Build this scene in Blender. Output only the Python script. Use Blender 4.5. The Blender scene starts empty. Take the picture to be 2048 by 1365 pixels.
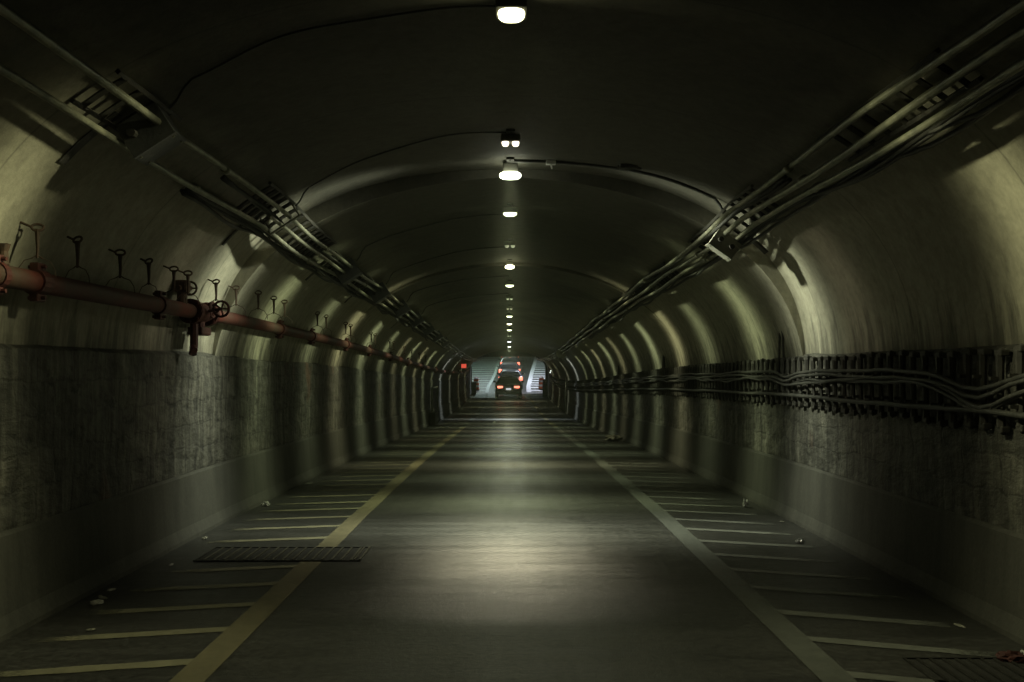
import bpy, bmesh, math, random
from mathutils import Vector, Matrix, Euler
R = math.radians
PI = math.pi
random.seed(7)
scene = bpy.context.scene
COL = scene.collection

# ------------------------------------------------------------------ camera, world, exposure
EYE = 1.45
cam_d = bpy.data.cameras.new('camera')
cam = bpy.data.objects.new('camera', cam_d)
COL.objects.link(cam)
cam_d.sensor_width = 36.0
cam_d.lens = 32.0
cam_d.clip_start = 0.05
cam_d.clip_end = 1500
cam.location = (0, 0, EYE)
cam.rotation_euler = (R(90 + 1.873), 0, R(-0.19))
scene.camera = cam

world = bpy.data.worlds.new('World')
scene.world = world
world.use_nodes = True
wn = world.node_tree.nodes
wl = world.node_tree.links
bg = wn['Background']
sky = wn.new('ShaderNodeTexSky')
sky.sky_type = 'NISHITA'
sky.sun_disc = False
sky.sun_elevation = R(-4)
sky.sun_rotation = R(140)
wl.new(sky.outputs[0], bg.inputs[0])
bg.inputs[1].default_value = 0.05          # night: the sky gives next to nothing
scene.view_settings.view_transform = 'Standard'
scene.view_settings.look = 'None'
scene.view_settings.gamma = 1.0
scene.view_settings.exposure = 0.0
scene.view_settings.use_curve_mapping = False
try:
    scene.cycles.use_denoising = True
    scene.cycles.max_bounces = 8
    scene.cycles.sample_clamp_indirect = 4.0
except Exception:
    pass

# ------------------------------------------------------------------ node helpers
def new_mat(name):
    m = bpy.data.materials.new(name)
    m.use_nodes = True
    return m, m.node_tree.nodes, m.node_tree.links, m.node_tree.nodes['Principled BSDF']

def coords(n, l, scale=(1, 1, 1)):
    tc = n.new('ShaderNodeTexCoord')
    mp = n.new('ShaderNodeMapping')
    mp.inputs['Scale'].default_value = scale
    l.new(tc.outputs['Object'], mp.inputs['Vector'])
    return mp.outputs['Vector']

def noise(n, l, vec, scale, detail=6, rough=0.6):
    t = n.new('ShaderNodeTexNoise')
    t.inputs['Scale'].default_value = scale
    t.inputs['Detail'].default_value = detail
    t.inputs['Roughness'].default_value = rough
    l.new(vec, t.inputs['Vector'])
    return t.outputs['Fac']

def ramp(n, l, fac, stops):
    r = n.new('ShaderNodeValToRGB')
    e = r.color_ramp.elements
    while len(e) > len(stops):
        e.remove(e[-1])
    while len(e) < len(stops):
        e.new(0.5)
    for i, (p, c) in enumerate(stops):
        e[i].position = p
        e[i].color = (c[0], c[1], c[2], 1) if not isinstance(c, (int, float)) else (c, c, c, 1)
    l.new(fac, r.inputs['Fac'])
    return r.outputs['Color']

def mixc(n, l, fac, a, b, mode='MIX'):
    m = n.new('ShaderNodeMix')
    m.data_type = 'RGBA'
    m.blend_type = mode
    for sock, v in ((m.inputs['Factor'], fac), (m.inputs['A'] if False else m.inputs[6], a), (m.inputs[7], b)):
        if hasattr(v, 'node'):
            l.new(v, sock)
        elif isinstance(v, (int, float)):
            sock.default_value = v
        else:
            sock.default_value = (v[0], v[1], v[2], 1)
    return m.outputs[2]

def bump(n, l, bsdf, h, strength=0.5, dist=0.02):
    b = n.new('ShaderNodeBump')
    b.inputs['Strength'].default_value = strength
    b.inputs['Distance'].default_value = dist
    l.new(h, b.inputs['Height'])
    l.new(b.outputs['Normal'], bsdf.inputs['Normal'])

def math_n(n, l, op, a, b=None, clamp=False):
    m = n.new('ShaderNodeMath')
    m.operation = op
    m.use_clamp = clamp
    for i, v in enumerate((a, b)):
        if v is None:
            continue
        if hasattr(v, 'node'):
            l.new(v, m.inputs[i])
        else:
            m.inputs[i].default_value = v
    return m.outputs[0]

def simple(name, c1, c2, rough=0.6, metal=0.0, scale=6.0, bumps=0.2):
    m, n, l, b = new_mat(name)
    v = coords(n, l)
    f = noise(n, l, v, scale, 8, 0.65)
    l.new(ramp(n, l, f, [(0.35, c1), (0.65, c2)]), b.inputs['Base Color'])
    b.inputs['Roughness'].default_value = rough
    b.inputs['Metallic'].default_value = metal
    if bumps:
        bump(n, l, b, noise(n, l, v, scale * 6, 5), bumps, 0.01)
    return m

# ------------------------------------------------------------------ materials
def mat_plaster():
    m, n, l, b = new_mat('stained plaster')
    v = coords(n, l)
    big = noise(n, l, v, 0.5, 6, 0.6)
    vs = coords(n, l, (3.0, 3.5, 0.22))
    streak = noise(n, l, vs, 2.4, 8, 0.7)
    fine = noise(n, l, v, 14, 6, 0.7)
    c = ramp(n, l, big, [(0.3, (0.29, 0.28, 0.205)), (0.7, (0.385, 0.37, 0.28))])
    s = ramp(n, l, streak, [(0.34, 0.42), (0.56, 1.0)])
    c = mixc(n, l, 0.38, c, s, 'MULTIPLY')
    sp = coords(n, l)
    sep = n.new('ShaderNodeSeparateXYZ')
    l.new(sp, sep.inputs[0])
    # shade of the vault above the lamp cutoff, put into the colour with a ragged edge
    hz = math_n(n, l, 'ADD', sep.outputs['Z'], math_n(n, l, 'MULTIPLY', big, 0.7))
    crown_shade = ramp(n, l, math_n(n, l, 'DIVIDE', hz, 5.0), [(0.59, 1.0), (0.68, 0.22)])
    c = mixc(n, l, 1.0, c, crown_shade, 'MULTIPLY')
    # damp stain rising from the stone dado, ragged upper edge
    dz = math_n(n, l, 'ADD', sep.outputs['Z'], math_n(n, l, 'MULTIPLY', math_n(n, l, 'SUBTRACT', streak, .5), 1.9))
    damp = ramp(n, l, math_n(n, l, 'DIVIDE', dz, 4.0), [(0.38, 0.45), (0.47, 1.0)])
    c = mixc(n, l, 1.0, c, damp, 'MULTIPLY')
    # pour joints round the arch
    fr = math_n(n, l, 'ABSOLUTE', math_n(n, l, 'SUBTRACT', math_n(n, l, 'FRACT', math_n(n, l, 'DIVIDE', math_n(n, l, 'ADD', sep.outputs['Y'], math_n(n, l, 'MULTIPLY', big, .06)), 1.83)), .5))
    joint = ramp(n, l, fr, [(0.0, 0.45), (0.006, 1.0)])
    c = mixc(n, l, 0.8, c, joint, 'MULTIPLY')
    f2 = ramp(n, l, fine, [(0.3, 0.75), (0.7, 1.08)])
    c = mixc(n, l, 1.0, c, f2, 'MULTIPLY')
    l.new(c, b.inputs['Base Color'])
    b.inputs['Roughness'].default_value = 0.8
    bump(n, l, b, math_n(n, l, 'ADD', fine, math_n(n, l, 'MULTIPLY', big, 3.0)), 0.35, 0.02)
    return m

def mat_stone():
    m, n, l, b = new_mat('rough stone wall')
    v = coords(n, l)
    # swap axes so the courses run along the tunnel
    sep = n.new('ShaderNodeSeparateXYZ'); l.new(v, sep.inputs[0])
    wob = noise(n, l, v, 3.0, 4, 0.6)
    wob2 = noise(n, l, coords(n, l, (1, 1, 1.7)), 4.0, 4, 0.6)
    cmb = n.new('ShaderNodeCombineXYZ')
    l.new(math_n(n, l, 'ADD', sep.outputs['Y'], math_n(n, l, 'MULTIPLY', wob, 0.22)), cmb.inputs[0])
    l.new(math_n(n, l, 'ADD', sep.outputs['Z'], math_n(n, l, 'MULTIPLY', wob2, 0.16)), cmb.inputs[1])
    br = n.new('ShaderNodeTexBrick')
    br.inputs['Scale'].default_value = 1.0
    br.inputs['Brick Width'].default_value = 0.46
    br.inputs['Row Height'].default_value = 0.21
    br.inputs['Mortar Size'].default_value = 0.014
    br.inputs['Mortar Smooth'].default_value = 0.8
    br.inputs['Color1'].default_value = (0.092, 0.09, 0.072, 1)
    br.inputs['Color2'].default_value = (0.062, 0.062, 0.05, 1)
    br.inputs['Mortar'].default_value = (0.060, 0.059, 0.048, 1)
    l.new(cmb.outputs[0], br.inputs['Vector'])
    streak = noise(n, l, coords(n, l, (3.0, 5.0, 0.35)), 2.6, 9, 0.72)
    fine = noise(n, l, v, 7, 7, 0.62)
    pat = noise(n, l, v, 1.3, 5, 0.6)
    c = mixc(n, l, 1.0, br.outputs['Color'], ramp(n, l, streak, [(0.36, 0.36), (0.5, 0.85), (0.66, 1.6)]), 'MULTIPLY')
    c = mixc(n, l, 1.0, c, ramp(n, l, fine, [(0.35, 0.7), (0.65, 1.3)]), 'MULTIPLY')
    pits = noise(n, l, coords(n, l, (1.5, 1.3, 2.6)), 4.2, 4, 0.6)
    c = mixc(n, l, 1.0, c, ramp(n, l, pits, [(0.33, 0.4), (0.40, 1.0), (0.7, 1.15)]), 'MULTIPLY')
    rust = ramp(n, l, noise(n, l, coords(n, l, (1, 0.8, 0.5)), 1.6, 4, 0.5), [(0.66, 0.0), (0.74, 1.0)])
    c = mixc(n, l, math_n(n, l, 'MULTIPLY', rust, 0.5), c, (0.13, 0.055, 0.03))
    l.new(c, b.inputs['Base Color'])
    b.inputs['Roughness'].default_value = 0.72
    h = math_n(n, l, 'ADD', math_n(n, l, 'MULTIPLY', br.outputs['Fac'], -0.3), math_n(n, l, 'MULTIPLY', fine, 1.2))
    h = math_n(n, l, 'ADD', h, math_n(n, l, 'MULTIPLY', pits, 2.6))
    bump(n, l, b, h, 0.42, 0.04)
    return m

def mat_concrete(name, c1, c2, rough=0.75):
    m, n, l, b = new_mat(name)
    v = coords(n, l)
    big = noise(n, l, v, 0.9, 6, 0.65)
    streak = noise(n, l, coords(n, l, (2, 2.2, 0.3)), 3.0, 7, 0.7)
    fine = noise(n, l, v, 40, 6, 0.7)
    c = ramp(n, l, big, [(0.3, c1), (0.7, c2)])
    c = mixc(n, l, 0.6, c, ramp(n, l, streak, [(0.35, 0.55), (0.6, 1.1)]), 'MULTIPLY')
    c = mixc(n, l, 0.6, c, ramp(n, l, fine, [(0.35, 0.7), (0.65, 1.15)]), 'MULTIPLY')
    l.new(c, b.inputs['Base Color'])
    b.inputs['Roughness'].default_value = rough
    bump(n, l, b, fine, 0.3, 0.01)
    return m

def mat_asphalt():
    m, n, l, b = new_mat('worn asphalt')
    v = coords(n, l)
    fine = noise(n, l, v, 90, 8, 0.75)
    # cross grooves and patches run across the lane, tyre polish along it
    cross = noise(n, l, coords(n, l, (0.25, 2.6, 1)), 2.2, 8, 0.7)
    along = noise(n, l, coords(n, l, (2.4, 0.12, 1)), 1.6, 5, 0.6)
    big = noise(n, l, v, 0.7, 6, 0.6)
    c = ramp(n, l, big, [(0.3, (0.030, 0.031, 0.028)), (0.7, (0.050, 0.050, 0.044))])
    c = mixc(n, l, 0.75, c, ramp(n, l, cross, [(0.35, 0.6), (0.62, 1.25)]), 'MULTIPLY')
    c = mixc(n, l, 0.8, c, ramp(n, l, fine, [(0.3, 0.6), (0.7, 1.4)]), 'MULTIPLY')
    mid = noise(n, l, v, 24, 6, 0.7)
    c = mixc(n, l, 0.8, c, ramp(n, l, mid, [(0.38, 0.5), (0.62, 1.5)]), 'MULTIPLY')
    vo = n.new('ShaderNodeTexVoronoi')
    vo.feature = 'DISTANCE_TO_EDGE'
    vo.inputs['Scale'].default_value = 0.55
    wv = n.new('ShaderNodeVectorMath'); wv.operation = 'ADD'
    wn2 = n.new('ShaderNodeTexNoise'); wn2.inputs['Scale'].default_value = 2.5; wn2.inputs['Detail'].default_value = 6
    l.new(v, wn2.inputs['Vector'])
    l.new(v, wv.inputs[0]); l.new(wn2.outputs['Color'], wv.inputs[1])
    l.new(wv.outputs[0], vo.inputs['Vector'])
    crack = ramp(n, l, vo.outputs['Distance'], [(0.0, 0.35), (0.012, 1.0)])
    c = mixc(n, l, 0.7, c, crack, 'MULTIPLY')
    l.new(c, b.inputs['Base Color'])
    r = math_n(n, l, 'ADD', math_n(n, l, 'MULTIPLY', along, 0.28), math_n(n, l, 'MULTIPLY', cross, 0.34))
    l.new(math_n(n, l, 'ADD', r, 0.08), b.inputs['Roughness'])
    b.inputs['IOR'].default_value = 1.5
    bump(n, l, b, math_n(n, l, 'ADD', math_n(n, l, 'ADD', fine, mid), math_n(n, l, 'MULTIPLY', cross, 1.2)), 0.45, 0.010)
    return m

def mat_paint(name, col, wear=0.5, keep=0.45, along=False):
    """road paint; transparent where worn through, so the asphalt below shows"""
    m, n, l, b = new_mat(name)
    v = coords(n, l)
    w1 = noise(n, l, v, 9, 8, 0.75)
    w2 = noise(n, l, v, 60, 6, 0.7)
    big = noise(n, l, v, 1.4, 4, 0.6)
    c = ramp(n, l, w1, [(0.3, [x * 0.6 for x in col]), (0.7, col)])
    l.new(c, b.inputs['Base Color'])
    b.inputs['Roughness'].default_value = 0.55
    s = math_n(n, l, 'ADD', math_n(n, l, 'MULTIPLY', w1, 0.5), math_n(n, l, 'MULTIPLY', w2, 0.5))
    s = math_n(n, l, 'ADD', s, math_n(n, l, 'MULTIPLY', big, wear))
    if along:   # hatch bars: dirt swept against the skirting has buried the outer end
        sep = n.new('ShaderNodeSeparateXYZ'); l.new(v, sep.inputs[0])
        ax = math_n(n, l, 'ABSOLUTE', sep.outputs['X'])
        s = math_n(n, l, 'SUBTRACT', s, math_n(n, l, 'MULTIPLY', math_n(n, l, 'SUBTRACT', ax, 2.0), 0.95))
    a = ramp(n, l, s, [(keep, 0.0), (keep + 0.28, 0.92)])
    l.new(a, b.inputs['Alpha'])
    return m

def mat_emit(name, col, strength, base=(0.5, 0.5, 0.5)):
    m, n, l, b = new_mat(name)
    b.inputs['Base Color'].default_value = (*base, 1)
    b.inputs['Emission Color'].default_value = (*col, 1)
    b.inputs['Emission Strength'].default_value = strength
    return m

M = {}
M['plaster'] = mat_plaster()
M['stone'] = mat_stone()
M['skirt'] = mat_concrete('dusty concrete', (0.050, 0.051, 0.041), (0.078, 0.077, 0.062))
M['portal'] = mat_concrete('sooty portal concrete', (0.05, 0.052, 0.045), (0.09, 0.09, 0.08))
M['retain'] = mat_concrete('retaining wall concrete', (0.16, 0.16, 0.15), (0.24, 0.24, 0.22))
M['asphalt'] = mat_asphalt()
M['yellow'] = mat_paint('faded yellow paint', (0.19, 0.172, 0.100), 0.5, 0.25)
M['white'] = mat_paint('faded white paint', (0.13, 0.14, 0.12), 0.5, 0.25)
M['yhatch'] = mat_paint('faded yellow hatch paint', (0.26, 0.25, 0.16), 0.55, 0.24, True)
M['whatch'] = mat_paint('faded white hatch paint', (0.19, 0.20, 0.17), 0.55, 0.24, True)
M['rampline'] = mat_paint('greyed green white paint', (0.34, 0.42, 0.36), 0.6, 0.30)
M['brightpaint'] = mat_paint('bright white paint', (0.75, 0.76, 0.78), 0.6, 0.30)  # brighter and whiter than the markings inside the tunnel
M['conduit'] = simple('galvanised conduit', (0.14, 0.145, 0.11), (0.30, 0.30, 0.21), 0.38, 0.5, 9)
M['darksteel'] = simple('grimy dark steel', (0.035, 0.035, 0.03), (0.075, 0.072, 0.06), 0.6, 0.3, 12)
M['box'] = simple('grey painted box', (0.07, 0.075, 0.075), (0.11, 0.115, 0.11), 0.55, 0.2, 10)
M['plasterbox'] = simple('sooty lamp housing', (0.10, 0.10, 0.08), (0.16, 0.155, 0.12), 0.7, 0.1, 12)
M['palebox'] = simple('pale grey box', (0.22, 0.22, 0.18), (0.32, 0.32, 0.26), 0.55, 0.1, 10)
M['cable'] = simple('dusty black cable', (0.02, 0.021, 0.018), (0.05, 0.05, 0.042), 0.55, 0, 14)
M['wire'] = simple('rusty hanger iron', (0.05, 0.035, 0.022), (0.10, 0.06, 0.035), 0.75, 0.2, 25)
M['rack'] = simple('grimy rack iron', (0.026, 0.026, 0.021), (0.058, 0.056, 0.046), 0.7, 0.1, 16)
M['redpipe'] = simple('dusty red paint', (0.115, 0.016, 0.009), (0.045, 0.030, 0.018), 0.62, 0, 1.8)
M['reddark'] = simple('dirty red casting', (0.04, 0.011, 0.008), (0.085, 0.02, 0.014), 0.55, 0, 14)
M['grate'] = simple('cast iron grating', (0.035, 0.035, 0.032), (0.07, 0.07, 0.062), 0.45, 0.5, 30)
M['gratebright'] = simple('rubbed grating frame', (0.07, 0.068, 0.055), (0.17, 0.165, 0.125), 0.5, 0.5, 40)
M['pit_shade'] = simple('painted drain shade', (0.014, 0.014, 0.012), (0.028, 0.028, 0.023), 0.9, 0, 20)
M['litter'] = simple('white crumpled paper', (0.34, 0.34, 0.30), (0.52, 0.52, 0.47), 0.6, 0, 30)
M['bag'] = simple('dusty plastic bag', (0.22, 0.22, 0.17), (0.34, 0.34, 0.27), 0.45, 0, 18)
M['redlitter'] = simple('dark red cloth', (0.035, 0.010, 0.008), (0.06, 0.015, 0.011), 0.8, 0, 18)
M['can'] = simple('crushed aluminium', (0.5, 0.5, 0.48), (0.75, 0.75, 0.72), 0.25, 0.8, 30)
M['sign'] = mat_emit('lit red sign face', (1.0, 0.12, 0.07), 0.7, (0.4, 0.03, 0.02))
M['tail'] = mat_emit('lit tail lamp', (1.0, 0.22, 0.13), 2.6, (0.4, 0.02, 0.02))
M['plateglow'] = mat_emit('glowing number plate', (0.9, 0.95, 1.0), 0.55, (0.6, 0.6, 0.6))  # plate glows by itself in place of light falling on it
M['reflector'] = mat_emit('glowing reflector', (0.9, 1.0, 0.85), 2.0)  # reflectors on the wall, their returned light given as own glow
M['orange'] = simple('orange plastic', (0.55, 0.10, 0.03), (0.70, 0.17, 0.07), 0.5, 0, 12)
M['whiteband'] = simple('white reflective band', (0.65, 0.65, 0.62), (0.8, 0.8, 0.78), 0.4, 0, 12)
M['rubber'] = simple('black rubber', (0.012, 0.012, 0.012), (0.025, 0.025, 0.025), 0.8, 0, 20)
M['rim'] = simple('alloy rim', (0.25, 0.25, 0.25), (0.4, 0.4, 0.4), 0.35, 0.8, 20)
M['glass'] = simple('dark car glass', (0.01, 0.012, 0.014), (0.018, 0.02, 0.022), 0.06, 0, 4, 0)
M['ground'] = mat_concrete('dark street ground', (0.05, 0.05, 0.045), (0.08, 0.08, 0.07))

def car_paint(name, c, rough=0.28):
    m, n, l, b = new_mat(name)
    v = coords(n, l)
    f = noise(n, l, v, 7, 6, 0.6)
    l.new(ramp(n, l, f, [(0.3, [x * 0.85 for x in c]), (0.7, c)]), b.inputs['Base Color'])
    b.inputs['Roughness'].default_value = rough
    b.inputs['Coat Weight'].default_value = 0.6
    b.inputs['Coat Roughness'].default_value = 0.08
    return m

# ------------------------------------------------------------------ object helpers
def link_mesh(name, bm, mat, parent=None, smooth=False):
    me = bpy.data.meshes.new(name)
    bmesh.ops.recalc_face_normals(bm, faces=bm.faces)
    bm.to_mesh(me)
    bm.free()
    if smooth:
        for p in me.polygons:
            p.use_smooth = True
    for mm in (mat if isinstance(mat, (list, tuple)) else [mat]):
        me.materials.append(mm)
    o = bpy.data.objects.new(name, me)
    COL.objects.link(o)
    if parent:
        o.parent = parent
    return o

def tag(o, label=None, cat=None, group=None, kind=None):
    if label: o['label'] = label
    if cat: o['category'] = cat
    if group: o['group'] = group
    if kind: o['kind'] = kind
    return o

def empty(name, loc=(0, 0, 0), rot=(0, 0, 0)):
    o = bpy.data.objects.new(name, None)
    o.empty_display_size = 0.1
    COL.objects.link(o)
    o.location = loc
    o.rotation_euler = rot
    return o

def add_box(bm, c, s, rot=None, bev=0.0, mi=0):
    r = bmesh.ops.create_cube(bm, size=1.0)
    vs = r['verts']
    bmesh.ops.scale(bm, vec=s, verts=vs)
    if bev:
        es = list({e for v in vs for e in v.link_edges})
        b = bmesh.ops.bevel(bm, geom=es, offset=bev, segments=2, affect='EDGES', profile=0.6)
        vs = list({v for f in b['faces'] for v in f.verts} | {v for v in vs if v.is_valid})
    if rot is not None:
        bmesh.ops.rotate(bm, cent=(0, 0, 0), matrix=rot, verts=vs)
    bmesh.ops.translate(bm, vec=c, verts=vs)
    if mi:
        for f in {f for v in vs for f in v.link_faces}:
            f.material_index = mi
    return vs

def add_tube(bm, pts, rad, seg=8, cap=True, closed=False):
    pts = [Vector(p) for p in pts]
    n = len(pts)
    rings = []
    up0 = None
    for i, p in enumerate(pts):
        if closed:
            t = pts[(i + 1) % n] - pts[i - 1]
        elif i == 0:
            t = pts[1] - pts[0]
        elif i == n - 1:
            t = pts[-1] - pts[-2]
        else:
            t = pts[i + 1] - pts[i - 1]
        t.normalize()
        if up0 is None:
            up0 = Vector((0, 0, 1)) if abs(t.z) < 0.9 else Vector((1, 0, 0))
        a = t.cross(up0)
        if a.length < 1e-4:
            a = t.cross(Vector((1, 0, 0)))
        a.normalize()
        b = a.cross(t).normalized()
        up0 = b
        rr = rad[i] if isinstance(rad, (list, tuple)) else rad
        rings.append([bm.verts.new(p + (a * math.cos(2 * PI * k / seg) + b * math.sin(2 * PI * k / seg)) * rr) for k in range(seg)])
    m = n if closed else n - 1
    for i in range(m):
        r0, r1 = rings[i], rings[(i + 1) % n]
        for k in range(seg):
            bm.faces.new((r0[k], r0[(k + 1) % seg], r1[(k + 1) % seg], r1[k]))
    if cap and not closed:
        bm.faces.new(rings[0][::-1])
        bm.faces.new(rings[-1])

def copy_tree(o, parent=None):
    c = o.copy()
    COL.objects.link(c)
    c.parent = parent
    for ch in list(o.children):
        copy_tree(ch, c)
    return c

# ------------------------------------------------------------------ tunnel geometry functions
GP = [(-20, 0), (9, 0), (14, -.05), (19, -.14), (28, -.36), (36, -.52), (45, -.60), (54, -.56), (61, -.44), (66, -.13),
      (68, .10), (75, .66), (82, 1.34), (89, 2.12), (97, 2.95), (120, 5.0), (130, 5.6), (140, 5.7), (600, 5.7)]
def glin(d):
    for i in range(len(GP) - 1):
        if d <= GP[i + 1][0]:
            a, b = GP[i], GP[i + 1]
            t = (d - a[0]) / (b[0] - a[0])
            return a[1] + (b[1] - a[1]) * max(0, t)
    return GP[-1][1]
def g(d):
    k = 2.4 if d > 12 else 0.0
    return sum(glin(d + k * (j / 4.0)) for j in range(-4, 5)) / 9.0
def slope(d):
    return math.atan2(g(d + .5) - g(d - .5), 1.0)

W, H, NP = 2.85, 1.94, 2.3
STEP1, STEP2, PORTAL = 8.72, 14.98, 66.0
def smooth(a, b, x):
    t = min(1, max(0, (x - a) / (b - a)))
    return t * t * (3 - 2 * t)
def inset(a, sec):
    """how far the lining of section 0/1/2 stands in from the widest arch"""
    s = abs(math.sin(a))
    k = 0.0
    if sec >= 1: k += 0.075 * s ** 0.5 + 0.085 * abs(math.sin(2 * a))
    if sec >= 2: k += 0.055 * s ** 3
    return k
def arch(a, off=0.0):
    c, s = math.cos(a), math.sin(a)
    x = W * math.copysign(abs(c) ** (2 / NP), c)
    z = H * abs(s) ** (2 / NP)
    # approximate inward normal of a superellipse
    nx = math.copysign(abs(c) ** (2 - 2 / NP), c) / W
    nz = abs(s) ** (2 - 2 / NP) / H
    ln = math.hypot(nx, nz) or 1
    return x - nx / ln * off, z - nz / ln * off, nx / ln, nz / ln
def ang(ratio, side):
    a = math.atan((ratio * W / H) ** (NP / 2))
    return a if side > 0 else PI - a
def on_arch(ratio, side, d, off):
    """point near the lining; off is measured from the lining of that stretch"""
    a = ang(ratio, side)
    ins = inset(a, 1) * smooth(STEP1 - 1.0, STEP1 + .1, d)
    if d > STEP1 + .2:
        ins += (inset(a, 2) - inset(a, 1)) * smooth(STEP2 - 1.0, STEP2 + .1, d)
    x, z, nx, nz = arch(a, off + ins)
    return Vector((x, d, EYE + z + g(d))), Vector((-nx, 0, -nz))
def a_point(a, d, off):
    sec = 0 if d < STEP1 else (1 if d < STEP2 else 2)
    x, z, nx, nz = arch(a, off + inset(a, sec))
    return Vector((x, d, EYE + z + g(d)))

def drange(a, b, st):
    n = max(1, int(math.ceil((b - a) / st)))
    return [a + (b - a) * i / n for i in range(n + 1)]

# ------------------------------------------------------------------ road and ground
def strip(name, xs_fn, d0, d1, step, mat, zoff=0.0, kind='structure'):
    bm = bmesh.new()
    prev = None
    for d in drange(d0, d1, step):
        row = [bm.verts.new((x, d, g(d) + zoff)) for x in xs_fn(d)]
        if prev:
            for i in range(len(row) - 1):
                bm.faces.new((prev[i], prev[i + 1], row[i + 1], row[i]))
        prev = row
    o = link_mesh(name, bm, mat)
    if kind: o['kind'] = kind
    return o

road = strip('road', lambda d: [-9 if d > PORTAL else -3.2, -1.6, 0, 1.6, 9 if d > PORTAL else 3.2], -14, 140, 1.0, M['asphalt'])

# ground level around the ramp and over the tunnel (a plain street level beyond the retaining walls)
bm = bmesh.new()
def quad(bm, a, b, c, d_):
    bm.faces.new([bm.verts.new(p) for p in (a, b, c, d_)])
quad(bm, (-60, 66.9, 5.70), (-5.02, 66.9, 5.70), (-5.02, 200, 5.70), (-60, 200, 5.70))
quad(bm, (5.42, 66.9, 5.70), (60, 66.9, 5.70), (60, 200, 5.70), (5.42, 200, 5.70))
quad(bm, (-5.02, 139.9, 5.695), (5.42, 139.9, 5.695), (5.42, 200, 5.70), (-5.02, 200, 5.70))
quad(bm, (-60, -20, 5.70), (60, -20, 5.70), (60, 66.9, 5.70), (-60, 66.9, 5.70))
tag(link_mesh('ground', bm, M['ground']), kind='structure')

# lane edge lines; outside the portal the lane bears right
def lline(d):
    P = [(-14, -1.50), (60, -1.50), (66, -1.60), (70, -1.58), (75, -1.4), (82, -1.2), (89, -1.07), (97, -.9), (140, .2)]
    for i in range(len(P) - 1):
        if d <= P[i + 1][0]:
            a, b = P[i], P[i + 1]
            return a[1] + (b[1] - a[1]) * (d - a[0]) / (b[0] - a[0])
    return P[-1][1]
def rline(d):
    P = [(-14, 1.55), (45, 1.52), (66, 1.45), (70, 1.5), (75, 1.73), (82, 2.07), (89, 2.5), (97, 2.93), (140, 4.4)]
    for i in range(len(P) - 1):
        if d <= P[i + 1][0]:
            a, b = P[i], P[i + 1]
            return a[1] + (b[1] - a[1]) * (d - a[0]) / (b[0] - a[0])
    return P[-1][1]
GR0, GR1 = 6.95, 7.52      # drain grate
def line_obj(name, fn, d0, d1, w, mat, st=.8):
    return strip(name, lambda d: [fn(d) - w / 2, fn(d) + w / 2], d0, d1, st, mat, 0.004)
line_obj('road_marking', lline, -8, GR0, .165, M['yellow'])
line_obj('road_marking', lline, GR1, 30, .165, M['yellow'])
line_obj('road_marking', lline, 30, 65.2, .165, M['white'])
line_obj('road_marking', rline, -8, 30, .165, M['white'])
line_obj('road_marking', rline, 30, 65.2, .165, M['yellow'])
line_obj('road_marking', lline, 65.9, 130, .24, M['rampline'])
line_obj('road_marking', rline, 65.9, 130, .34, M['brightpaint'])

def hatch(side, d0, d1, sp, w, xo, mat, skew=.25, skip=None):
    bm = bmesh.new()
    d = d0
    while d < d1:
        fn = lline if side < 0 else rline
        jit = random.uniform(-.03, .03)
        xi = fn(d) + side * .083
        xe = side * (xo(d) if callable(xo) else xo)
        if not (skip and skip[0] < d < skip[1]):
            N = 6
            pv = None
            for k in range(N + 1):
                t = k / N
                x = xi + (xe - xi) * t
                dd = d + jit - skew * t * abs(xe - xi) / 0.9
                ww = w * random.uniform(.85, 1.1)
                a = bm.verts.new((x, dd - ww / 2, g(dd - ww / 2) + .004))
                b = bm.verts.new((x, dd + ww / 2, g(dd + ww / 2) + .004))
                if pv:
                    bm.faces.new((pv[0], a, b, pv[1]))
                pv = (a, b)
        d += sp * random.uniform(.97, 1.03)
    tag(link_mesh('road_marking', bm, mat), kind='structure')
hatch(-1, 3.45, 64, .565, .10, 2.55, M['yhatch'], .20, (6.9, 7.75))
hatch(1, 3.27, 64, .565, .10, 2.50, M['whatch'], .30)
hatch(-1, 67.2, 118, 1.9, .62, 4.8, M['rampline'], .06)
hatch(1, 67.2, 112, 1.9, .85, lambda d: 5.2, M['brightpaint'], .02)

# ------------------------------------------------------------------ tunnel
tunnel = empty('tunnel', (0, 8, 0))
tag(tunnel, 'road tunnel with a plastered arch over rough stone side walls', 'tunnel')
NA = 72
def vault(sec, d0, d1):
    bm = bmesh.new()
    prev = None
    angs = [PI * i / NA for i in range(NA + 1)]
    for d in drange(d0, d1, 0.7):
        row = []
        for a in angs:
            x, z, _, _ = arch(a, inset(a, sec))
            # slightly uneven hand trowelled lining
            x += 0.008 * math.sin(d * 2.1 + a * 5)
            row.append(bm.verts.new((x, d, EYE + z + g(d))))
        if prev:
            for i in range(NA):
                bm.faces.new((prev[i], prev[i + 1], row[i + 1], row[i]))
        prev = row
    # ring face at the near end (the step down from the section before)
    if sec > 0:
        o = []
        n_ = []
        for a in angs:
            x, z, _, _ = arch(a, inset(a, sec))
            x += 0.008 * math.sin(d0 * 2.1 + a * 5)
            n_.append(bm.verts.new((x, d0, EYE + z + g(d0))))
            x, z, _, _ = arch(a, inset(a, sec - 1) - .03)
            o.append(bm.verts.new((x, d0 + .001, EYE + z + g(d0))))
        for i in range(NA):
            bm.faces.new((n_[i], n_[i + 1], o[i + 1], o[i]))
    bmesh.ops.remove_doubles(bm, verts=bm.verts, dist=0.0005)
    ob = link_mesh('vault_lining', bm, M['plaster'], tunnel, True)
    ob.location = (0, -8, 0)
    es = ob.modifiers.new('split', 'EDGE_SPLIT'); es.split_angle = R(35)
    return ob
vault(0, -14, STEP1 + .02)
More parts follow.
